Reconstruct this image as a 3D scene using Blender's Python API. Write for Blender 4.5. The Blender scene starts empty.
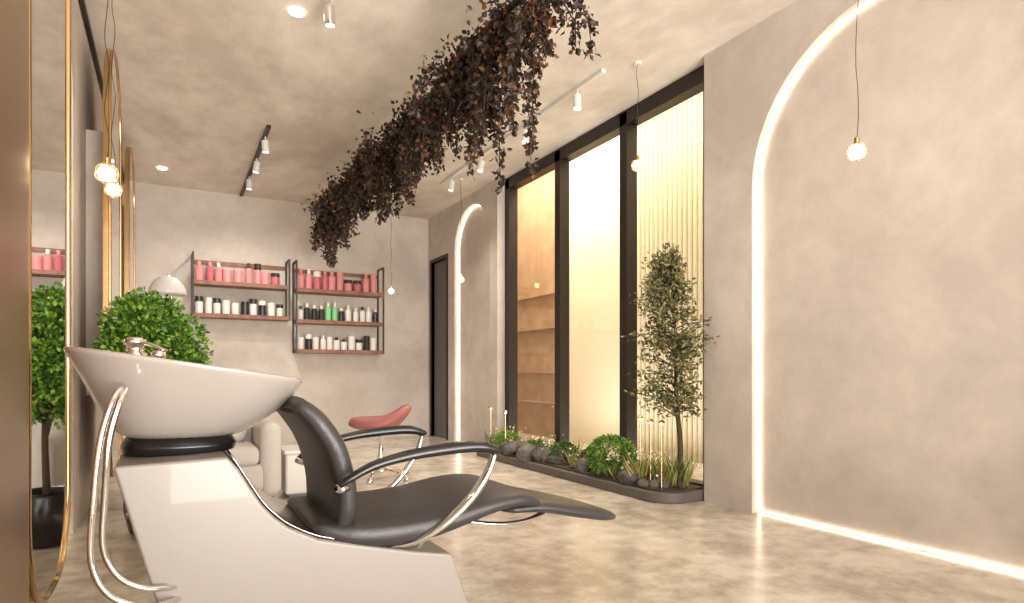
import bpy, bmesh, math, random
from mathutils import Vector, Matrix
random.seed(7)
S=bpy.context.scene
def lin(c):
    c=c/255.0
    return c/12.92 if c<=0.04045 else ((c+0.055)/1.055)**2.4
def rgb(r,g,b): return (lin(r),lin(g),lin(b),1)
# ---------------- materials ----------------
def mat(name,col,rough=.5,metal=0,emit=None,es=0,coat=0,noise=None,bump=0,bscale=40,trans=0,ramp=(.36,.66),fine=0,stretch=None):
    m=bpy.data.materials.new(name); m.use_nodes=True
    nt=m.node_tree; N=nt.nodes; L=nt.links; p=N['Principled BSDF']
    p.inputs['Base Color'].default_value=col
    p.inputs['Roughness'].default_value=rough
    p.inputs['Metallic'].default_value=metal
    p.inputs['Coat Weight'].default_value=coat
    p.inputs['Transmission Weight'].default_value=trans
    if emit: p.inputs['Emission Color'].default_value=emit; p.inputs['Emission Strength'].default_value=es
    tc=N.new('ShaderNodeTexCoord'); src=tc.outputs['Object']
    if stretch:
        mp=N.new('ShaderNodeMapping'); mp.inputs['Scale'].default_value=stretch; L.new(src,mp.inputs['Vector']); src=mp.outputs['Vector']
    if noise:
        c2,sc,det=noise
        n=N.new('ShaderNodeTexNoise'); n.inputs['Scale'].default_value=sc; n.inputs['Detail'].default_value=det
        n.inputs['Roughness'].default_value=.62; n.inputs['Distortion'].default_value=.35 if fine else 0
        r=N.new('ShaderNodeValToRGB'); r.color_ramp.elements[0].position=ramp[0]; r.color_ramp.elements[1].position=ramp[1]
        r.color_ramp.elements[0].color=col; r.color_ramp.elements[1].color=c2
        L.new(src,n.inputs['Vector']); fac=n.outputs['Fac']
        if fine:
            n2=N.new('ShaderNodeTexNoise'); n2.inputs['Scale'].default_value=sc*5; n2.inputs['Detail'].default_value=8; n2.inputs['Roughness'].default_value=.7
            L.new(src,n2.inputs['Vector']); mm=N.new('ShaderNodeMix'); mm.inputs[0].default_value=fine
            L.new(fac,mm.inputs[2]); L.new(n2.outputs['Fac'],mm.inputs[3]); fac=mm.outputs[0]
        L.new(fac,r.inputs['Fac']); L.new(r.outputs['Color'],p.inputs['Base Color'])
    if bump:
        n=N.new('ShaderNodeTexNoise'); n.inputs['Scale'].default_value=bscale; n.inputs['Detail'].default_value=5
        b=N.new('ShaderNodeBump'); b.inputs['Strength'].default_value=bump; b.inputs['Distance'].default_value=.01
        L.new(tc.outputs['Object'],n.inputs['Vector']); L.new(n.outputs['Fac'],b.inputs['Height']); L.new(b.outputs['Normal'],p.inputs['Normal'])
    return m
M_wall=mat('plaster_wall',rgb(184,173,163),.75,noise=(rgb(209,199,189),1.2,9),bump=.15,bscale=9,fine=.3,ramp=(.38,.62))
M_ceil=mat('plaster_ceiling',rgb(199,187,174),.75,noise=(rgb(233,223,211),.9,10),bump=.12,bscale=7,fine=.3,ramp=(.41,.59),stretch=(1,.6,1))
M_floor=mat('polished_concrete_floor',rgb(160,147,131),.22,noise=(rgb(219,209,196),1.5,14),bump=.04,bscale=5,ramp=(.39,.6),fine=.45)
M_black=mat('black_frame_metal',rgb(44,36,32),.4,.4)
M_gold=mat('brushed_gold',rgb(200,164,118),.22,1)
M_bronze=mat('bronze_panel',rgb(164,132,102),.3,.9)
M_steel=mat('brushed_steel_plate',rgb(196,190,184),.22,1)
M_mirror=mat('mirror_glass',rgb(235,235,235),.015,1)
M_led=mat('led_strip_emitter',rgb(255,236,205),.5,emit=rgb(255,241,218),es=5)
M_bulb=mat('pendant_bulb_glow',rgb(255,225,175),.4,emit=rgb(255,226,180),es=18)
M_spot=mat('spot_lens_glow',rgb(255,245,230),.4,emit=rgb(255,240,215),es=5)
M_white=mat('white_enamel',rgb(215,212,206),.35)
M_chrome=mat('chrome',rgb(225,222,218),.07,1)
M_cer=mat('glazed_ceramic',rgb(160,152,146),.16,coat=.4)
M_base=mat('lacquer_base',rgb(138,130,123),.32,coat=.15)
M_leather=mat('black_leather',rgb(50,46,47),.40,bump=.12,bscale=160)
M_blackpl=mat('black_plastic',rgb(24,22,22),.25)
M_wood=mat('shelf_wood',rgb(116,74,58),.5,noise=(rgb(146,98,78),12,5))
M_shelfmetal=mat('shelf_metal',rgb(60,50,44),.45,.3)
M_pink=mat('pink_bottle',rgb(212,138,138),.35)
M_pinkd=mat('deep_pink_bottle',rgb(190,102,108),.35)
M_cap=mat('bottle_cap_dark',rgb(48,40,40),.35)
M_wb=mat('white_bottle',rgb(220,214,206),.35)
M_bb=mat('black_bottle',rgb(34,32,34),.3)
M_gb=mat('green_bottle',rgb(130,200,140),.35)
M_fab=mat('white_fabric',rgb(202,195,187),.85,bump=.2,bscale=120)
M_rose=mat('rose_upholstery',rgb(156,92,90),.5)
M_soil=mat('dark_soil',rgb(46,38,30),.95,noise=(rgb(74,62,48),18,6),bump=.6,bscale=40)
M_kerb=mat('planter_kerb_stone',rgb(92,84,78),.55)
M_rock=mat('rock',rgb(60,56,54),.7,noise=(rgb(104,98,92),6,6),bump=.6,bscale=14)
M_doorm=mat('door_grey',rgb(98,94,90),.5)
M_bark=mat('bark',rgb(70,54,40),.85,bump=.5,bscale=40)
def leafm(n,c): return mat(n,c,.55)
G1=leafm('leaf_green_a',rgb(78,120,34)); G2=leafm('leaf_green_b',rgb(122,158,50)); G3=leafm('leaf_green_c',rgb(42,76,22))
B1=leafm('dry_leaf_a',rgb(58,37,21)); B2=leafm('dry_leaf_b',rgb(32,21,13)); B3=leafm('dry_leaf_c',rgb(104,62,32)); B4=leafm('dry_leaf_d',rgb(46,29,17))
O1=leafm('olive_leaf_a',rgb(92,92,52)); O2=leafm('olive_leaf_b',rgb(130,124,76)); O3=leafm('olive_leaf_c',rgb(62,62,38))
Y1=leafm('grass_a',rgb(112,130,56)); Y2=leafm('grass_b',rgb(184,172,106)); Y3=leafm('grass_c',rgb(66,92,36))
W1=leafm('flower_white',rgb(236,228,205))
def thin(name,fac,rough):
    m=bpy.data.materials.new(name); m.use_nodes=True
    nt=m.node_tree; nt.nodes.clear()
    o=nt.nodes.new('ShaderNodeOutputMaterial'); mx=nt.nodes.new('ShaderNodeMixShader'); tr=nt.nodes.new('ShaderNodeBsdfTransparent'); gl=nt.nodes.new('ShaderNodeBsdfGlossy')
    gl.inputs['Roughness'].default_value=rough; mx.inputs[0].default_value=fac
    nt.links.new(tr.outputs[0],mx.inputs[1]); nt.links.new(gl.outputs[0],mx.inputs[2]); nt.links.new(mx.outputs[0],o.inputs[0])
    return m
M_glass=thin('window_glass',.06,.05); M_crys=thin('crystal_shade',.3,.05)

# ---------------- mesh helpers ----------------
def empty(name,loc=(0,0,0)):
    e=bpy.data.objects.new(name,None); e.empty_display_size=.1; S.collection.objects.link(e); return e
def fin(name,bm,mats,parent=None,smooth=False,bevel=0,seg=3,subsurf=0,solid=0):
    bmesh.ops.recalc_face_normals(bm,faces=bm.faces[:])
    me=bpy.data.meshes.new(name); bm.to_mesh(me); bm.free()
    if not isinstance(mats,(list,tuple)): mats=[mats]
    for m in mats: me.materials.append(m)
    ob=bpy.data.objects.new(name,me); S.collection.objects.link(ob)
    if parent: ob.parent=parent
    if smooth:
        for p in me.polygons: p.use_smooth=True
    if solid:
        d=ob.modifiers.new('s','SOLIDIFY'); d.thickness=solid; d.offset=0
    if bevel:
        b=ob.modifiers.new('b','BEVEL'); b.width=bevel; b.segments=seg; b.limit_method='ANGLE'; b.angle_limit=math.radians(35)
        for p in me.polygons: p.use_smooth=True
        w=ob.modifiers.new('w','WEIGHTED_NORMAL')
    if subsurf:
        d=ob.modifiers.new('ss','SUBSURF'); d.levels=subsurf; d.render_levels=subsurf
    return ob
def box(bm,x0,x1,y0,y1,z0,z1,mi=0):
    v=[bm.verts.new(c) for c in [(x0,y0,z0),(x1,y0,z0),(x1,y1,z0),(x0,y1,z0),(x0,y0,z1),(x1,y0,z1),(x1,y1,z1),(x0,y1,z1)]]
    for f in [(0,3,2,1),(4,5,6,7),(0,1,5,4),(1,2,6,5),(2,3,7,6),(3,0,4,7)]:
        bm.faces.new([v[i] for i in f]).material_index=mi
def boxo(name,x0,x1,y0,y1,z0,z1,m,parent=None,bevel=0,seg=3):
    bm=bmesh.new(); box(bm,x0,x1,y0,y1,z0,z1); return fin(name,bm,m,parent,bevel=bevel,seg=seg)
def loft(bm,rings,mi=0,cap0=True,cap1=True):
    R=[[bm.verts.new(p) for p in r] for r in rings]; n=len(R[0])
    for a,b in zip(R,R[1:]):
        for i in range(n):
            bm.faces.new([a[i],a[(i+1)%n],b[(i+1)%n],b[i]]).material_index=mi
    if cap0: bm.faces.new(R[0][::-1]).material_index=mi
    if cap1: bm.faces.new(R[-1]).material_index=mi
def lathe(bm,cx,cy,prof,n=16,mi=0):
    loft(bm,[[(cx+r*math.cos(2*math.pi*i/n),cy+r*math.sin(2*math.pi*i/n),z) for i in range(n)] for r,z in prof],mi)
def smooth_pts(pts,k=6):
    P=[Vector(p) for p in pts]; out=[]
    for i in range(len(P)-1):
        p0=P[max(i-1,0)];p1=P[i];p2=P[i+1];p3=P[min(i+2,len(P)-1)]
        for j in range(k):
            t=j/k
            out.append(.5*((2*p1)+(p2-p0)*t+(2*p0-5*p1+4*p2-p3)*t*t+(3*p1-p0-3*p2+p3)*t**3))
    out.append(P[-1]); return out
def lerp_list(v,k):
    out=[]
    for i in range(len(v)-1):
        for j in range(k):
            t=j/k; out.append(tuple(a+(b-a)*t for a,b in zip(v[i],v[i+1])))
    out.append(v[-1]); return out
def sweep(bm,pts,sizes,side=None,n=16,e=2.0,mi=0,k=6):
    P=smooth_pts(pts,k)
    if not isinstance(sizes,list): sizes=[sizes]*len(pts)
    Z=lerp_list(sizes,k); rings=[]; prev=None
    for i,p in enumerate(P):
        t=(P[min(i+1,len(P)-1)]-P[max(i-1,0)]).normalized()
        if side: s=Vector(side)
        else:
            s=prev if prev is not None else (Vector((0,0,1)).cross(t) if abs(t.z)<.9 else Vector((1,0,0)).cross(t))
        s=(s-t*s.dot(t)).normalized(); prev=s; nn=t.cross(s)
        r=[]
        for a in range(n):
            th=2*math.pi*a/n; c,sn=math.cos(th),math.sin(th)
            x=math.copysign(abs(c)**(2/e),c)*Z[i][0]; y=math.copysign(abs(sn)**(2/e),sn)*Z[i][1]
            r.append(p+s*x+nn*y)
        rings.append(r)
    loft(bm,rings,mi)
def tube(name,pts,r,m,parent=None,n=10,k=6):
    bm=bmesh.new(); sweep(bm,pts,(r,r),n=n,k=k); return fin(name,bm,m,parent,smooth=True)
def slab(name,pts,sizes,m,parent=None,e=4,n=32,k=6):
    bm=bmesh.new(); sweep(bm,pts,sizes,side=(0,1,0),n=n,e=e,k=k); return fin(name,bm,m,parent,smooth=True)
def poly_x(name,outline,x0,x1,m,parent=None):   # outline in (Y,Z), extruded in X
    bm=bmesh.new(); a=[bm.verts.new((x0,y,z)) for y,z in outline]; b=[bm.verts.new((x1,y,z)) for y,z in outline]
    n=len(a); bm.faces.new(a); bm.faces.new(b[::-1])
    for i in range(n): bm.faces.new([a[i],b[i],b[(i+1)%n],a[(i+1)%n]])
    bm.normal_update()
    bmesh.ops.triangulate(bm,faces=[f for f in bm.faces if len(f.verts)>4],ngon_method='EAR_CLIP')
    return fin(name,bm,m,parent)
def poly_y(name,outline,y0,y1,m,parent=None,bevel=0):
    bm=bmesh.new(); a=[bm.verts.new((x,y0,z)) for x,z in outline]; b=[bm.verts.new((x,y1,z)) for x,z in outline]
    n=len(a); bm.faces.new(a); bm.faces.new(b[::-1])
    for i in range(n): bm.faces.new([a[i],b[i],b[(i+1)%n],a[(i+1)%n]])
    return fin(name,bm,m,parent,bevel=bevel)
def poly_z(name,outline,z0,z1,m,parent=None,bevel=0):
    bm=bmesh.new(); a=[bm.verts.new((x,y,z0)) for x,y in outline]; b=[bm.verts.new((x,y,z1)) for x,y in outline]
    n=len(a); bm.faces.new(a[::-1]); bm.faces.new(b)
    for i in range(n): bm.faces.new([a[i],a[(i+1)%n],b[(i+1)%n],b[i]])
    return fin(name,bm,m,parent,bevel=bevel)
def leafmesh(name,items,mats,parent=None):
    V=[];F=[];MI=[]
    for p,d,l,w,mi in items:
        d=Vector(d).normalized(); s=d.cross(Vector((random.uniform(-1,1),random.uniform(-1,1),random.uniform(-1,1))))
        if s.length<1e-3: s=d.cross(Vector((0,0,1)))+Vector((.01,0,0))
        s.normalize(); nn=d.cross(s); p=Vector(p); i=len(V)
        V+= [p, p+d*l*.45+s*w*.5+nn*w*.15, p+d*l, p+d*l*.45-s*w*.5+nn*w*.15]
        F+= [(i,i+1,i+2),(i,i+2,i+3)]; MI+=[mi,mi]
    me=bpy.data.meshes.new(name); me.from_pydata(V,[],F)
    for m in mats: me.materials.append(m)
    me.polygons.foreach_set('material_index',MI); me.update()
    ob=bpy.data.objects.new(name,me); S.collection.objects.link(ob)
    if parent: ob.parent=parent
    return ob
def rv(): 
    while True:
        v=Vector((random.uniform(-1,1),random.uniform(-1,1),random.uniform(-1,1)))
        if .05<v.length<1: return v
# ---------------- room ----------------
H=3.3; YB=8.92; XL=-.5; YN=-3.0
boxo('floor',-1.5,5.2,YN,9.2,-.1,0,M_floor)
boxo('ceiling',-1.5,3.68,YN,9.2,H,H+.1,M_ceil)
boxo('wall_back',-.8,3.65,YB,YB+.15,0,H,M_wall)
def arch(y0,y1,top,n=24):
    r=(y1-y0)/2; c=(y0+y1)/2
    return [(y0,0)]+[(c-r*math.cos(math.pi*i/n),top-r+r*math.sin(math.pi*i/n)) for i in range(n+1)]+[(y1,0)]
XF=3.46; XN=3.53
poly_x('wall_right',[(YN,0)]+arch(1.1,2.9,3.1)+[(3.33,0),(3.33,H),(YN,H)],XF,XN+.02,M_wall)
boxo('wall_right_niche',XN,XN+.12,YN,3.325,0,H,M_wall)
poly_x('wall_far_right',[(6.64,0)]+arch(6.85,7.93,3.16)+[(8.2,0),(8.2,2.6),(8.78,2.6),(8.78,0),(YB,0),(YB,H),(6.64,H)],XF,XN+.02,M_wall)
boxo('wall_far_right_niche',XN,XN+.12,6.645,YB,0,H,M_wall)
boxo('door_1',XN-.03,XN-.001,8.2,8.78,0,2.6,M_doorm)
bm=bmesh.new(); box(bm,XF-.015,XN-.002,8.15,8.2,0,2.65); box(bm,XF-.015,XN-.002,8.78,8.83,0,2.65); box(bm,XF-.015,XN-.002,8.2,8.78,2.6,2.65); fin('trim_door',bm,M_black)
poly_x('wall_left',[(YN,0),(YN,H),(YB,H),(YB,0)]+arch(3.25,4.45,3.1)[::-1],XL,XL-.08,M_wall)
boxo('wall_left_niche',XL-.2,XL-.06,YN,YB,0,H,M_wall)
boxo('trim_ceiling_left',XL+.002,XL+.03,2.9,YB,H-.04,H-.001,M_black)
def led(name,pts,r=.009):
    bm=bmesh.new(); sweep(bm,pts,(r,r),n=8,k=1); return fin(name,bm,M_led,smooth=True)
xl=XN-.012
led('led_strip_arch',[(xl,y,z) for y,z in [(2.888,.01)]+[(2.0+.888*math.cos(math.pi*i/30),2.2+.888*math.sin(math.pi*i/30)) for i in range(31)]+[(1.112,.01)]],.0065)
led('led_strip_floor',[(xl,1.12,.012),(xl,2.88,.012)],.006)
led('led_strip_arch',[(xl,y,z) for y,z in [(7.918,.01)]+[(7.39+.528*math.cos(math.pi*i/30),2.62+.528*math.sin(math.pi*i/30)) for i in range(31)]+[(6.862,.01)]],.012)
led('led_strip_floor',[(XL-.045,3.27,.012),(XL-.045,4.43,.012)])
# ---------------- window ----------------
bm=bmesh.new()
for y in (6.58,5.47,4.39,3.385): box(bm,3.56,3.68,y-.05,y+.05,0,3.28)
box(bm,3.56,3.68,3.335,6.63,3.17,3.299); box(bm,3.56,3.68,3.335,6.63,0,.1)
w=fin('window_1',bm,M_black)
bm=bmesh.new(); box(bm,3.615,3.62,3.4,6.55,.1,3.17); fin('window_glass_pane',bm,M_glass,w)
M_out=mat('cream_exterior_wall',rgb(238,228,206),.8)
M_flute=mat('fluted_panel',rgb(228,218,192),.7); M_groove_shade=mat('fluted_panel_groove_shade',rgb(166,150,120),.8)  # darker groove colour paints in shade between the flutes
M_woodp=mat('warm_wood_panel',rgb(166,138,112),.6,noise=(rgb(182,155,128),5,4))
HO=4.2
boxo('wall_beyond_cream',4.9,5.0,5.95,7.45,0,HO,M_out)
boxo('wall_beyond_wood',4.9,5.0,7.45,9.1,0,HO,M_woodp)
bm=bmesh.new()
y=2.66
while y<5.93: 
    lathe(bm,4.9,y,[(.028,0),(.028,HO)],n=12); y+=.075
box(bm,4.9,5.0,2.6,5.95,0,HO,1); fin('wall_beyond_fluted',bm,[M_flute,M_groove_shade])
boxo('wall_beyond_end',3.7,5.0,9.1,9.2,0,HO,M_woodp); boxo('wall_beyond_near',3.7,5.0,2.5,2.6,0,HO,M_out)
boxo('wall_beyond_upper',3.69,3.8,2.6,9.1,H,HO,M_out)
boxo('ceiling_beyond',3.69,5.0,2.5,9.2,HO,HO+.1,M_out)
bm=bmesh.new()
for z in (.5,.95,1.6,2.1): box(bm,4.83,4.9,7.5,9.05,z,z+.02)
fin('wooden_display_shelf',bm,M_woodp)
# ---------------- mirrors ----------------
def rrect(y0,y1,z0,z1,r0,r1,n=14):
    o=[]
    for cy,cz,r,a in ((y1-r0,z0+r0,r0,-90),(y1-r1,z1-r1,r1,0),(y0+r1,z1-r1,r1,90),(y0+r0,z0+r0,r0,180)):
        for i in range(n+1):
            t=math.radians(a+90*i/n); o.append((cy+r*math.cos(t),cz+r*math.sin(t)))
    return o
def mirror(y0,y1):
    e=empty('wall_mirror')
    ol=rrect(y0,y1,.24,3.2,.32,(y1-y0)/2-.001)
    poly_x('mirror_backing',ol,-.375,-.345,M_gold,e)
    boxo('wall_standoff',XL+.001,-.375,y0+.35,y1-.35,.8,2.6,M_wall,e)
    il=rrect(y0+.018,y1-.018,.258,3.182,.3,(y1-y0)/2-.02)
    poly_x('mirror_pane',il,-.345,-.338,M_mirror,e)
    bm=bmesh.new(); P=[(-.338,y,z) for y,z in rrect(y0+.009,y1-.009,.249,3.191,.31,(y1-y0)/2-.01)]; P.append(P[0])
    sweep(bm,P,(.010,.010),n=8,k=1); fin('mirror_frame',bm,M_gold,e,smooth=True)
mirror(2.09,2.88); mirror(4.72,5.72); mirror(6.82,7.82)
bm=bmesh.new()
R=[]
for z in (0.0,3.29):
    R.append([(XL+.001,1.40,z)]+[( -.40+.083*(math.sin(math.pi*i/30)**.06 if 0<i<30 else 0), 1.40+.685*i/30,z) for i in range(31)]+[(XL+.001,2.085,z)])
loft(bm,R); fin('bronze_column',bm,M_bronze,smooth=False,bevel=.004)
# ---------------- shampoo chair ----------------
ch=empty('shampoo_chair')
prof=[(-.115,.735),(.125,.742),(.15,.71),(.175,.665),(.205,.615),(.235,.58),(.27,.55),(.345,.51),(.45,.482),(.60,.444),(.727,.418),(.87,0),(.08,0)]
poly_y('pedestal_base',prof,1.68,2.18,M_base,ch,bevel=.008)
slab('front_cover_plate',[(.135,1.93,.742),(.154,1.93,.712),(.18,1.93,.667),(.21,1.93,.618),(.24,1.93,.584),(.275,1.93,.554),(.348,1.93,.515),(.45,1.93,.487)],[(.235,.003)]*8,M_steel,ch,e=8,n=24,k=3)
def sring(xl,xr,hw,zl,zr,n=48,e=2.6,cy=1.93):
    cx=(xl+xr)/2; a=(xr-xl)/2; out=[]
    for i in range(n):
        t=2*math.pi*i/n; c,s=math.cos(t),math.sin(t)
        x=cx+a*math.copysign(abs(c)**(2/e),c); y=cy+hw*math.copysign(abs(s)**(2/e),s)
        f=(x-xl)/(xr-xl); out.append((x,y,zl+(zr-zl)*f))
    return out
bm=bmesh.new()
loft(bm,[sring(-.105,.15,.12,.775,.775),sring(-.125,.20,.15,.795,.79),sring(-.16,.270,.20,.855,.838),sring(-.195,.312,.245,.93,.882),sring(-.222,.328,.27,.985,.908),
 sring(-.232,.336,.28,1.003,.920),sring(-.236,.338,.283,1.012,.929),sring(-.228,.332,.277,1.018,.934),sring(-.205,.312,.255,1.014,.930),sring(-.19,.29,.235,.985,.90),sring(-.15,.25,.19,.90,.86),sring(-.08,.15,.10,.84,.82)])
fin('wash_basin',bm,M_cer,ch,smooth=True,subsurf=1)
bm=bmesh.new(); loft(bm,[sring(-.11,.16,.13,.738,.741),sring(-.115,.165,.135,.76,.76),sring(-.10,.15,.118,.785,.783)]); fin('basin_collar',bm,M_blackpl,ch,smooth=True,bevel=.004)
slab('neck_bracket',[(.27,1.93,.862),(.30,1.93,.868),(.335,1.93,.862),(.36,1.93,.84)],[(.06,.012),(.07,.016),(.07,.016),(.06,.012)],M_blackpl,ch,k=3)
slab('backrest',[(.286,1.93,.862),(.302,1.93,.860),(.345,1.93,.820),(.392,1.93,.745),(.42,1.93,.65),(.425,1.93,.57),(.41,1.93,.515),(.405,1.93,.50)],
 [(.22,.006),(.245,.026),(.26,.034),(.262,.036),(.255,.036),(.245,.034),(.22,.022),(.2,.005)],M_leather,ch,e=4)
slab('seat_cushion',[(.335,1.93,.535),(.36,1.93,.525),(.44,1.93,.505),(.56,1.93,.498),(.72,1.93,.512),(.87,1.93,.542),(.98,1.93,.548),(1.04,1.93,.53),(1.055,1.93,.522)],
 [(.19,.006),(.225,.025),(.25,.042),(.26,.047),(.26,.040),(.255,.030),(.245,.026),(.22,.018),(.2,.004)],M_leather,ch,e=4)
slab('leg_rest',[(.93,1.93,.51),(.97,1.93,.512),(1.08,1.93,.507),(1.22,1.93,.475),(1.34,1.93,.445),(1.41,1.93,.43),(1.435,1.93,.426)],
 [(.18,.006),(.21,.02),(.215,.026),(.21,.026),(.195,.023),(.15,.016),(.1,.004)],M_leather,ch,e=3)
slab('seat_shell',[(.35,1.93,.505),(.44,1.93,.475),(.56,1.93,.464),(.70,1.93,.474),(.82,1.93,.503)],
 [(.18,.006),(.22,.01),(.23,.012),(.22,.01),(.2,.006)],M_blackpl,ch)
for nm,y in (('near',1.625),('far',2.225)):
    slab('armrest_'+nm,[(.385,y,.655),(.41,y,.672),(.475,y,.703),(.56,y,.722),(.64,y,.732),(.74,y,.738),(.80,y,.735),(.84,y,.722),(.848,y,.715)],
     [(.008,.006),(.016,.009),(.022,.011),(.026,.013),(.029,.015),(.03,.016),(.03,.016),(.026,.012),(.012,.004)],M_blackpl,ch,e=3,n=20)
    s=1 if y<1.9 else -1
    slab('arm_support_'+nm,[(.836,y+.0*s,.714),(.815,y+.005*s,.655),(.765,y+.012*s,.585),(.69,y+.025*s,.518),(.615,y+.05*s,.472),(.55,y+.09*s,.456)],
     [(.012,.006),(.016,.009),(.017,.009),(.016,.008),(.014,.006),(.012,.005)],M_chrome,ch,e=4,n=12)
    slab('arm_hinge_'+nm,[(.385,y,.65),(.40,y+.02*s,.645),(.42,y+.06*s,.64)],[(.016,.012),(.014,.012),(.012,.01)],M_chrome,ch,e=2,n=12)
bm=bmesh.new(); sweep(bm,[(.80,1.73,.495),(.90,1.72,.478),(1.0,1.73,.474),(1.08,1.76,.482),(1.13,1.82,.478)],(.012,.006),n=12); sweep(bm,[(.80,2.13,.495),(.90,2.14,.478),(1.0,2.13,.474),(1.08,2.10,.482),(1.13,2.04,.478)],(.012,.006),n=12)
fin('leg_rest_bracket',bm,M_chrome,ch,smooth=True)
tube('water_hose_1',[(-.098,1.665,.915),(-.111,1.635,.89),(-.133,1.62,.804),(-.145,1.62,.674),(-.15,1.62,.543),(-.12,1.62,.465),(-.06,1.625,.425),(-.01,1.65,.415),(.02,1.685,.41)],.007,M_chrome,ch)
tube('water_hose_2',[(-.088,1.675,.915),(-.098,1.645,.885),(-.118,1.635,.80),(-.127,1.64,.67),(-.13,1.645,.56),(-.10,1.65,.49),(-.05,1.655,.455),(-.01,1.67,.445),(.01,1.685,.44)],.007,M_chrome,ch)
bm=bmesh.new()
lathe(bm,-.085,2.02,[(.03,.99),(.03,1.005),(.022,1.01),(.022,1.025),(.028,1.03),(.028,1.045),(.01,1.05)],n=20)
sweep(bm,[(-.085,2.02,1.035),(-.05,1.99,1.03),(-.01,1.96,1.012)],[(.012,.006),(.01,.005),(.012,.004)],n=12)
lathe(bm,-.03,2.08,[(.016,.98),(.016,.99),(.02,.992),(.02,1.012),(.006,1.016)],n=16)
fin('mixer_tap',bm,M_chrome,ch,smooth=True)
# ---------------- back wall shelves ----------------
def bottle(bm,x,y,z,h,r,mi,cm):
    lathe(bm,x,y,[(r*.95,z),(r,z+.01),(r,z+h*.68),(r*.8,z+h*.74),(r*.35,z+h*.78)],n=12,mi=mi)
    lathe(bm,x,y,[(r*.5,z+h*.77),(r*.5,z+h*.97),(r*.42,z+h)],n=10,mi=cm)
def tub(bm,x,y,z,h,r,mi,cm):
    lathe(bm,x,y,[(r*.95,z),(r,z+.01),(r,z+h*.7)],n=14,mi=mi); lathe(bm,x,y,[(r*1.04,z+h*.7),(r*1.04,z+h)],n=14,mi=cm)
def shelf(x0,x1,zs,ztop,rows):
    e=empty('wall_shelf'); y0,y1=8.63,8.92
    bm=bmesh.new(); t=.022
    zb=zs[-1]
    for x in (x0,x1-t):
        box(bm,x,x+t,y0,y0+t,zb-.05,ztop); box(bm,x,x+t,y1-t,y1-.001,zb-.05,ztop); box(bm,x,x+t,y0+t,y1-t,ztop-t,ztop); box(bm,x,x+t,y0+t,y1-t,zb-.05,zb-.05+t)
    fin('shelf_frame',bm,M_shelfmetal,e)
    bm=bmesh.new()
    for z in zs: box(bm,x0+t,x1-t,y0,y1-.002,z-.048,z)
    box(bm,x0+t,x1-t,y1-.02,y1-.002,zs[0]+.24,zs[0]+.29)
    fin('shelf_boards',bm,M_wood,e)
    bm=bmesh.new()
    for z,kind in zip(zs,rows):
        x=x0+.08
        while x<x1-.07:
            if kind=='pink':
                h=random.choice([.25,.27,.25,.27,.18]); r=random.uniform(.040,.052)
                if h<.2: r=.055; tub(bm,x,8.74,z,h*.9,r,random.choice([0,1]),random.choice([0,2]))
                else: (bottle if random.random()<.5 else tub)(bm,x,8.74,z,h,r,random.choice([0,0,1]),random.choice([0,0,2,3]))
            elif kind=='mono':
                h=random.uniform(.15,.21); r=random.uniform(.038,.048); m=random.choice([3,4,3,3]); (tub if random.random()<.6 else bottle)(bm,x,8.74,z,h,r,m,random.choice([4,3,3]))
            elif kind=='tubs':
                h=random.uniform(.15,.22); r=random.uniform(.04,.05); m=random.choice([3,3,3,4]); tub(bm,x,8.74,z,h,r,m,random.choice([4,3]))
            else:
                h=random.uniform(.18,.23); r=random.uniform(.036,.044); m=3
                if .3<(x-x0)/(x1-x0)<.45: m=5; h=.26
                elif random.random()<.2: m=4
                bottle(bm,x,8.74,z,h,r,m,random.choice([4,3,3]))
            x+=r*2+random.choice([.01,.015,.02])
    fin('product_bottles',bm,[M_pink,M_pinkd,M_cap,M_wb,M_bb,M_gb],e,smooth=False)
shelf(.24,1.40,[2.11,1.70],2.46,['pink','tubs'])
shelf(1.47,2.68,[2.09,1.67,1.27],2.46,['pink','green','mono'])
# ---------------- pale dome behind the bush, made-up form for a reflection ----------------
hd=empty('pale_dome'); hx,hy=-.02,6.45
bm=bmesh.new(); rings=[]
for j in range(10):
    a=math.radians(88-9.4*j); rings.append([(hx+.15*math.cos(a)*math.cos(t)*1.0,hy+.15*math.cos(a)*math.sin(t),1.65+.18*math.sin(a)) for t in [2*math.pi*i/28 for i in range(28)]])
loft(bm,rings,cap1=False); fin('dome_shell',bm,M_white,hd,smooth=True,solid=.012)
bm=bmesh.new(); sweep(bm,[(hx,hy,1.825),(hx+.02,hy+.08,1.84),(hx+.03,hy+.2,1.76),(hx+.03,hy+.24,1.4),(hx+.03,hy+.24,.08)],(.014,.014),n=10)
for i in range(5):
    a=2*math.pi*i/5; sweep(bm,[(hx+.03,hy+.24,.09),(hx+.03+.25*math.cos(a),hy+.24+.25*math.sin(a),.02)],[(.018,.014),(.012,.01)],n=8,k=1)
fin('dome_stand',bm,M_chrome,hd,smooth=True)
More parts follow.
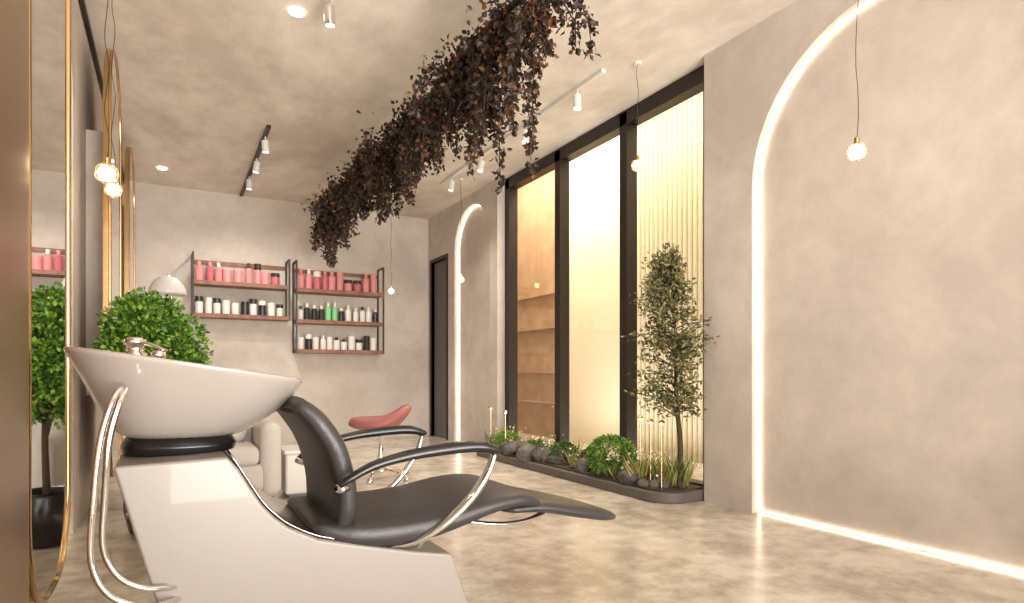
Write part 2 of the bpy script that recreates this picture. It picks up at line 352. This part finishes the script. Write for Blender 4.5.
# ---------------- hanging garland ----------------
g=empty('hanging_dried_foliage')
items=[]; stems=bmesh.new()
ZT=2.97
sweep(stems,[(1.68,2.6,ZT),(1.64,3.6,ZT+.02),(1.70,5,ZT-.01),(1.66,6.4,ZT+.02),(1.68,7.9,ZT-.03)],(.02,.02),n=8)
for y in (2.9,4.4,6.0,7.6): sweep(stems,[(1.67,y,ZT),(1.67,y,3.299)],(.003,.003),n=5,k=1)
clumps=[]
yy=2.78
while yy<7.9:
    clumps.append((yy,random.choice([.34,.45,.55,.68]) )); yy+=random.uniform(.17,.29)
for yc,Lc in clumps:
  for q in range(random.choice([8,10,12])):
    y=yc+random.gauss(0,.07); x=random.gauss(1.69,.075); z=random.uniform(ZT-.08,ZT+.05)
    Ln=Lc*random.uniform(.4,1.1)
    if y<3.6: Ln*=1.2
    dx=random.uniform(-.12,.13); dy=random.uniform(-.14,.14)
    P=[Vector((x,y,z)),Vector((x+dx*.6,y+dy*.6,z-Ln*.3)),Vector((x+dx,y+dy,z-Ln*.65)),Vector((x+dx*1.05,y+dy*1.05,z-Ln))]
    sweep(stems,P,[(.004,.004)]*3+[(.0015,.0015)],n=4,k=3)
    pp=smooth_pts(P,8); cnt=int(100*Ln/.4)
    fam=random.random()
    for j in range(cnt):
        kf=random.random()**1.25
        p=pp[int(kf*(len(pp)-1))]+rv()*random.choice([.03,.06])*(1.25-.6*kf)
        d=rv(); d.z-=.5
        mi=random.choices([0,1,2,3],[4,6,1.2 if fam<.75 else 5,3])[0]
        l=random.uniform(.026,.052); items.append((p,d,l,l*random.uniform(.6,.9),mi))
for i in range(6500):
    y=random.uniform(2.66,7.9); p=Vector((random.gauss(1.68,.085),y,random.gauss(ZT-.06,.07+.02*math.sin(y*5))))
    if p.z>3.12: continue
    l=random.uniform(.026,.05); items.append((p,rv(),l,l*.75,random.choice([0,1,1,2,3])))
leafmesh('dry_leaves',items,[B1,B2,B3,B4],g)
fin('vine_stems',stems,M_bark,g,smooth=True)
# ---------------- green bush behind ----------------
pb=empty('potted_bush')
cx,cy,cz=-.08,4.25,1.18
items=[]
blobs=[(Vector((cx+random.uniform(-.17,.17),cy+random.uniform(-.15,.15),cz+random.uniform(-.2,.13))),random.uniform(.09,.15)) for i in range(30)]
blobs+=[(Vector((cx+random.uniform(-.15,.13),cy+random.uniform(-.15,.15),cz+random.uniform(-.42,-.2))),random.uniform(.09,.14)) for i in range(14)]
for i in range(12500):
    c,r=random.choice(blobs); v=rv().normalized(); p=c+v*r*random.uniform(.7,1.08)
    d=v+rv()*.9; l=random.uniform(.022,.04); items.append((p,d,l,l*.7,random.choice([0,0,1,1,2])))
leafmesh('bush_leaves',items,[G1,G2,G3],pb)
bm=bmesh.new()
sweep(bm,[(cx,cy,.25),(cx+.01,cy,.6),(cx,cy,1.0)],[(.02,.02),(.016,.016),(.012,.012)],n=8)
for i in range(14):
    v=rv()*.22; sweep(bm,[(cx,cy,.6),(cx+v.x*.5,cy+v.y*.5,.9),(cx+v.x,cy+v.y,1.15+abs(v.z)*.5)],[(.008,.008),(.006,.006),(.003,.003)],n=5,k=3)
fin('bush_stems',bm,M_bark,pb,smooth=True)
bm=bmesh.new(); lathe(bm,cx,cy,[(.09,0),(.13,.02),(.16,.15),(.155,.28),(.145,.3),(.135,.29),(.13,.26),(.01,.255)],n=28); fin('plant_pot',bm,M_blackpl,pb,smooth=True)
# ---------------- white armchair, side table, rose chair ----------------
ac=empty('white_armchair')
boxo('seat_base',.04,.62,4.72,5.35,.10,.30,M_fab,ac,.05,4)
boxo('seat_cushion',.10,.56,4.70,5.22,.29,.43,M_fab,ac,.05,5)
boxo('arm_left',-.05,.10,4.70,5.40,.08,.56,M_fab,ac,.065,6)
boxo('arm_right',.56,.71,4.70,5.40,.06,.60,M_fab,ac,.07,6)
boxo('back',-.04,.70,5.25,5.46,.08,.74,M_fab,ac,.09,6)
boxo('throw_pillow',.2,.52,5.08,5.24,.42,.70,M_fab,ac,.07,6)
bm=bmesh.new()
for x in (.02,.64):
    for y in (4.78,5.38): lathe(bm,x,y,[(.015,0),(.02,.09)],n=10)
fin('legs',bm,M_blackpl,ac)
po=empty('white_side_table')
boxo('table_body',.76,1.13,4.90,5.26,.03,.34,M_white,po,.02)
boxo('table_top',.75,1.14,4.89,5.27,.335,.365,M_white,po,.008)
boxo('table_plinth',.79,1.10,4.93,5.23,0,.03,M_blackpl,po)
rc=empty('rose_salon_chair'); cx,cy=1.66,5.45
bm=bmesh.new(); n=36; rings=[]
for j in range(1,11):
    r=.28*j/10; ring=[]
    for i in range(n):
        t=2*math.pi*i/n; c=math.cos(t+.35)
        up=.07*(j/10)**2.2+ .14*max(0,c)**1.3*(j/10)**2.2
        ring.append((cx+r*math.cos(t)*(1-.1*max(0,c)),cy+r*math.sin(t)*.95,.455+up))
    rings.append(ring)
loft(bm,rings,cap1=False); fin('shell_seat',bm,M_rose,rc,smooth=True,solid=.08,subsurf=1)
bm=bmesh.new(); lathe(bm,cx,cy,[(.05,.43),(.05,.41),(.022,.40),(.022,.22),(.032,.2),(.032,.08),(.05,.06),(.01,.055)],n=18)
for i in range(5):
    a=2*math.pi*i/5+.3; c,s=math.cos(a),math.sin(a)
    sweep(bm,[(cx+.03*c,cy+.03*s,.085),(cx+.16*c,cy+.16*s,.07),(cx+.28*c,cy+.28*s,.045)],[(.018,.012),(.015,.01),(.012,.008)],n=8,k=3)
    lathe(bm,cx+.28*c,cy+.28*s,[(.022,0),(.026,.012),(.026,.03),(.015,.04)],n=12)
fin('chrome_pedestal',bm,M_chrome,rc,smooth=True)
# ---------------- planter ----------------
pl=empty('indoor_planter_bed')
def po_out(x0,x1,y0,y1,r,n=10):
    o=[(x1,y0),(x1,y1)]
    o+=[(x0+r+r*math.cos(math.radians(90+90*i/n)),y1-r+r*math.sin(math.radians(90+90*i/n))) for i in range(n+1)]
    o+=[(x0+r+r*math.cos(math.radians(180+90*i/n)),y0+r+r*math.sin(math.radians(180+90*i/n))) for i in range(n+1)]
    return o
poly_z('kerb',po_out(3.08,3.55,3.35,6.6,.22),0,.075,M_kerb,pl,bevel=.01)
poly_z('soil',po_out(3.125,3.545,3.40,6.55,.18),.06,.088,M_soil,pl)
bm=bmesh.new()
for i in range(105):
    x=random.uniform(3.17,3.46); y=random.uniform(3.5,6.45)
    r=random.choice([.03,.04,.05,.09]) if y<5 else random.choice([.04,.06,.09,.13])
    x=min(x,3.53-r)
    mtx=Matrix.Translation((x,y,.085+r*.35))@Matrix.Rotation(random.uniform(0,3),4,'Z')@Matrix.Diagonal((r*random.uniform(.8,1.1),r*random.uniform(.8,1.3),r*random.uniform(.6,.9),1))
    res=bmesh.ops.create_icosphere(bm,subdivisions=2,radius=1,matrix=mtx)
    for v in res['verts']: v.co+=rv()*r*.1
fin('rocks',bm,M_rock,pl)
def blade_clump(items,x,y,n,h,spread,mis):
    for i in range(n):
        a=random.uniform(0,6.28); d=Vector((math.cos(a)*spread*.7-.08,math.sin(a)*spread,1)); l=h*random.uniform(.5,1.1)
        px=min(x+random.gauss(0,.03),3.46)
        d=d*random.uniform(.6,1)+rv()*.12; d.normalize()
        if px+d.x*l>3.54: d.x=(3.54-px)/l
        items.append((Vector((px,y+random.gauss(0,.04),.08)),d,l,.008,random.choice(mis)))
it=[]
for y,x,n,h in [(3.62,3.3,180,.30),(3.78,3.22,140,.25),(3.5,3.38,150,.33),(3.95,3.40,100,.28),(4.75,3.3,110,.20),(4.95,3.4,90,.25),(5.2,3.3,80,.18),(5.6,3.38,100,.26),(5.85,3.25,70,.18),(6.2,3.35,120,.30),(6.35,3.25,60,.26),(4.05,3.2,60,.15),(4.55,3.22,60,.15)]:
    blade_clump(it,x,y,n,h,.6,[0,1,1,2])
leafmesh('grasses',it,[Y1,Y2,Y3],pl)
it=[]
def ball(c,r,n,ms,l0=.02,sq=.85):
    for i in range(n):
        v=rv().normalized(); v2=Vector((v.x,v.y,v.z*sq)); it.append((Vector(c)+v2*r*random.uniform(.8,1.03),v+rv()*.9,random.uniform(l0,l0*1.7),l0*.8,random.choice(ms)))
ball((3.30,4.22,.24),.20,3400,[0,1,1,2]); ball((3.32,5.0,.17),.13,1000,[0,2]); ball((3.3,5.45,.16),.12,900,[0,1,2]); ball((3.28,6.05,.18),.14,1000,[1,0]); ball((3.40,4.62,.17),.11,700,[2,0])
leafmesh('low_shrubs',it,[G1,G2,G3],pl)
it=[]
for i in range(220):
    y=random.choice([3.6,3.75,3.9,4.7,5.3,5.9,6.2])+random.gauss(0,.1); it.append((Vector((random.uniform(3.18,3.45),y,random.uniform(.15,.34))),rv(),.024,.024,0))
leafmesh('blossoms',it,[W1],pl)
tr_=empty('olive_tree'); bm=bmesh.new()
T=[(3.35,3.47,.09),(3.36,3.47,.4),(3.34,3.49,.75),(3.35,3.51,1.15),(3.33,3.52,1.72)]
sweep(bm,T,[(.024,.024),(.02,.02),(.016,.016),(.011,.011),(.004,.004)],n=8)
it=[]
for i in range(115):
    z=random.uniform(.62,1.76); f=(z-.62)/1.14; base=Vector((3.34,3.50+.03*f,z)); sp=.34*math.sin(math.pi*min(1,.25+f*.64))**.8
    v=rv().normalized(); tip=base+Vector((v.x*sp*.6-.05,v.y*sp+.02,abs(v.z)*.14))
    if tip.y<3.40: tip.x=min(tip.x,3.38)
    tip.x=min(tip.x,3.5)
    sweep(bm,[base,(base+tip)/2+Vector((0,0,.02)),tip],[(.006,.006),(.004,.004),(.0015,.0015)],n=4,k=3)
    for j in range(44):
        t=random.uniform(.3,1.1); p=base.lerp(tip,t)+rv()*.06
        p.x=min(p.x,3.5 if p.y>3.41 else 3.41); it.append((p,(tip-base).normalized()*.5+rv()*.9,random.uniform(.03,.05),.018,random.choice([0,1,1,2])))
leafmesh('olive_leaves',it,[O1,O2,O3],tr_); fin('olive_trunk',bm,M_bark,tr_,smooth=True)
for (x,y,z) in [(3.2,3.74,.60),(3.2,3.62,.58),(3.2,3.50,.58),(3.2,5.95,.52),(3.2,6.3,.55)]:
    e=empty('garden_light'); bm=bmesh.new(); lathe(bm,x,y,[(.005,.089),(.005,z)],n=8); lathe(bm,x,y,[(.026,z),(.028,z+.008),(.01,z+.02),(.004,z+.022)],n=16); fin('light_stem',bm,M_gold,e,smooth=False)
    bm=bmesh.new(); lathe(bm,x,y,[(.008,z-.015),(.010,z-.008),(.008,z-.001)],n=12); fin('light_bulb',bm,M_spot,e)
# ---------------- lights: fixtures ----------------
def area(name,loc,rot,sx,sy,e,col,spread=180):
    l=bpy.data.lights.new(name,'AREA'); l.shape='RECTANGLE'; l.size=sx; l.size_y=sy; l.energy=e; l.color=col; l.spread=math.radians(spread)
    o=bpy.data.objects.new(name,l); o.location=loc; o.rotation_euler=rot; S.collection.objects.link(o); return o
def spotl(name,loc,d,e,col,ang=70,parent=None):
    l=bpy.data.lights.new(name,'SPOT'); l.energy=e; l.color=col; l.spot_size=math.radians(ang); l.spot_blend=1; l.shadow_soft_size=.06
    o=bpy.data.objects.new(name,l); o.location=loc; o.rotation_euler=Vector(d).to_track_quat('-Z','Y').to_euler(); S.collection.objects.link(o); o.parent=parent; return o
def pendant(x,y,z,r=.05):
    e=empty('pendant_lamp')
    pts=[(x,y,z+r)]; 
    for i in range(1,9):
        f=i/9; pts.append((x+.012*math.sin(i*2.1)*(1-f*.3),y+.012*math.cos(i*1.7),z+r+(H-z-r)*f))
    pts.append((x,y,H-.001)); tube('cord',pts,.002,M_blackpl,e,n=6,k=4)
    bm=bmesh.new(); bmesh.ops.create_icosphere(bm,subdivisions=2,radius=r,matrix=Matrix.Translation((x,y,z))); fin('crystal_shade',bm,M_crys,e)
    bm=bmesh.new(); bmesh.ops.create_icosphere(bm,subdivisions=2,radius=r*.72,matrix=Matrix.Translation((x,y,z))); fin('bulb',bm,M_bulb,e,smooth=True)
    bm=bmesh.new(); lathe(bm,x,y,[(.012,z+r*.75),(.014,z+r*1.4),(.004,z+r*1.6)],n=12)
    fin('socket',bm,M_gold,e)
    bm=bmesh.new(); lathe(bm,x,y,[(.03,H-.02),(.03,H-.001)],n=16); fin('canopy',bm,M_white,e)
    bm=bmesh.new(); bmesh.ops.create_icosphere(bm,subdivisions=1,radius=r*1.03,matrix=Matrix.Translation((x,y,z))); c=fin('cage',bm,M_gold,e); w_=c.modifiers.new('w','WIREFRAME'); w_.thickness=.002
pendant(3.1,1.94,2.09); pendant(3.1,3.65,2.52); pendant(3.08,6.86,2.08,.045); pendant(2.72,8.45,2.1,.05)  # second lamp stands in for a reflection in the window glass
pendant(-.30,4.0,2.03,.06); pendant(-.30,4.45,2.06,.05)
def track(x,y0,y1,ys,zt=H,rail=True,en=70):
    e=empty('ceiling_track_light'); bm=bmesh.new()
    if rail: box(bm,x-.018,x+.018,y0,y1,zt-.03,zt-.001)
    else: lathe(bm,x,ys[0],[(.04,zt-.03),(.04,zt-.001)],n=20)
    fin('rail',bm,M_black if x<2 and rail else M_white,e)
    for i,y in enumerate(ys):
        bm=bmesh.new(); d=Vector((random.uniform(-.3,.1 if x>2 else .5),random.uniform(-.2,.2),-1)).normalized(); c=Vector((x,y,zt-.12))
        sweep(bm,[(x,y,zt-.03),(x,y,zt-.09)],(.008,.008),n=8,k=1)
        sweep(bm,[c-d*.05,c+d*.06],(.034,.034),n=18,k=1); fin('spot_body',bm,M_white if rail else M_chrome,e,smooth=False)
        bm=bmesh.new(); sweep(bm,[c+d*.0605,c+d*.063],(.028,.028),n=18,k=1); fin('spot_lens',bm,M_spot,e)
        spotl('spot_beam',c+d*.1,d,en,(1,.93,.84),150 if x<2 else 120,e)
track(2.93,3.85,7.1,[4.2,5.05,6.0,6.8],en=54); track(.82,6.25,8.85,[6.5,7.2,7.9],en=70); track(.87,2.2,3.3,[3.93],rail=False,en=20)
for x,y in ((.72,4.2),(-.08,8.15)):
    bm=bmesh.new(); lathe(bm,x,y,[(.05,H-.012),(.05,H-.001)],n=24); fin('recessed_downlight',bm,M_spot)
# ---------------- lighting ----------------
area('rear_fill_light',(1.5,-2.7,2.1),(math.radians(92),0,0),3.6,2.2,95,(1,.955,.90),100)  # added soft fill behind the camera, no real window there
area('ceiling_fill_light',(1.5,-1.6,.6),(math.radians(122),0,0),3,1.2,135,(1,.945,.87),110)  # added unseen fill behind the camera, tilted up to lift the ceiling
area('corridor_fill_down',(4.3,4.3,4.1),(0,0,0),.4,3.2,62,(1,.92,.74))  # these overhead lamps are added to brighten the walls behind the panes
area('corridor_fill_down',(4.3,6.6,4.1),(0,0,0),.4,1.4,75,(1,.87,.62))
area('corridor_fill_down',(4.3,8.2,4.1),(0,0,0),.4,1.2,42,(1,.86,.68))
area('corridor_fill_up',(4.2,4.9,.1),(math.radians(180),0,0),.3,3.4,34,(1,.95,.84))  # invented floor-level fill that lifts the wall behind the glass
W=bpy.data.worlds.new('world'); S.world=W; W.use_nodes=True
W.node_tree.nodes['Background'].inputs[0].default_value=(1,.95,.885,1); W.node_tree.nodes['Background'].inputs[1].default_value=.58
# ---------------- camera ----------------
c=bpy.data.cameras.new('camera'); co=bpy.data.objects.new('camera',c); S.collection.objects.link(co)
co.location=(0,0,.95); co.rotation_euler=(math.radians(90),0,-math.atan(342/620)); c.sensor_width=36; c.lens=620/1024*36; c.shift_y=71.5/1024
c.clip_start=.02; S.camera=co
S.view_settings.view_transform='Standard'; S.view_settings.look='None'; S.view_settings.exposure=0
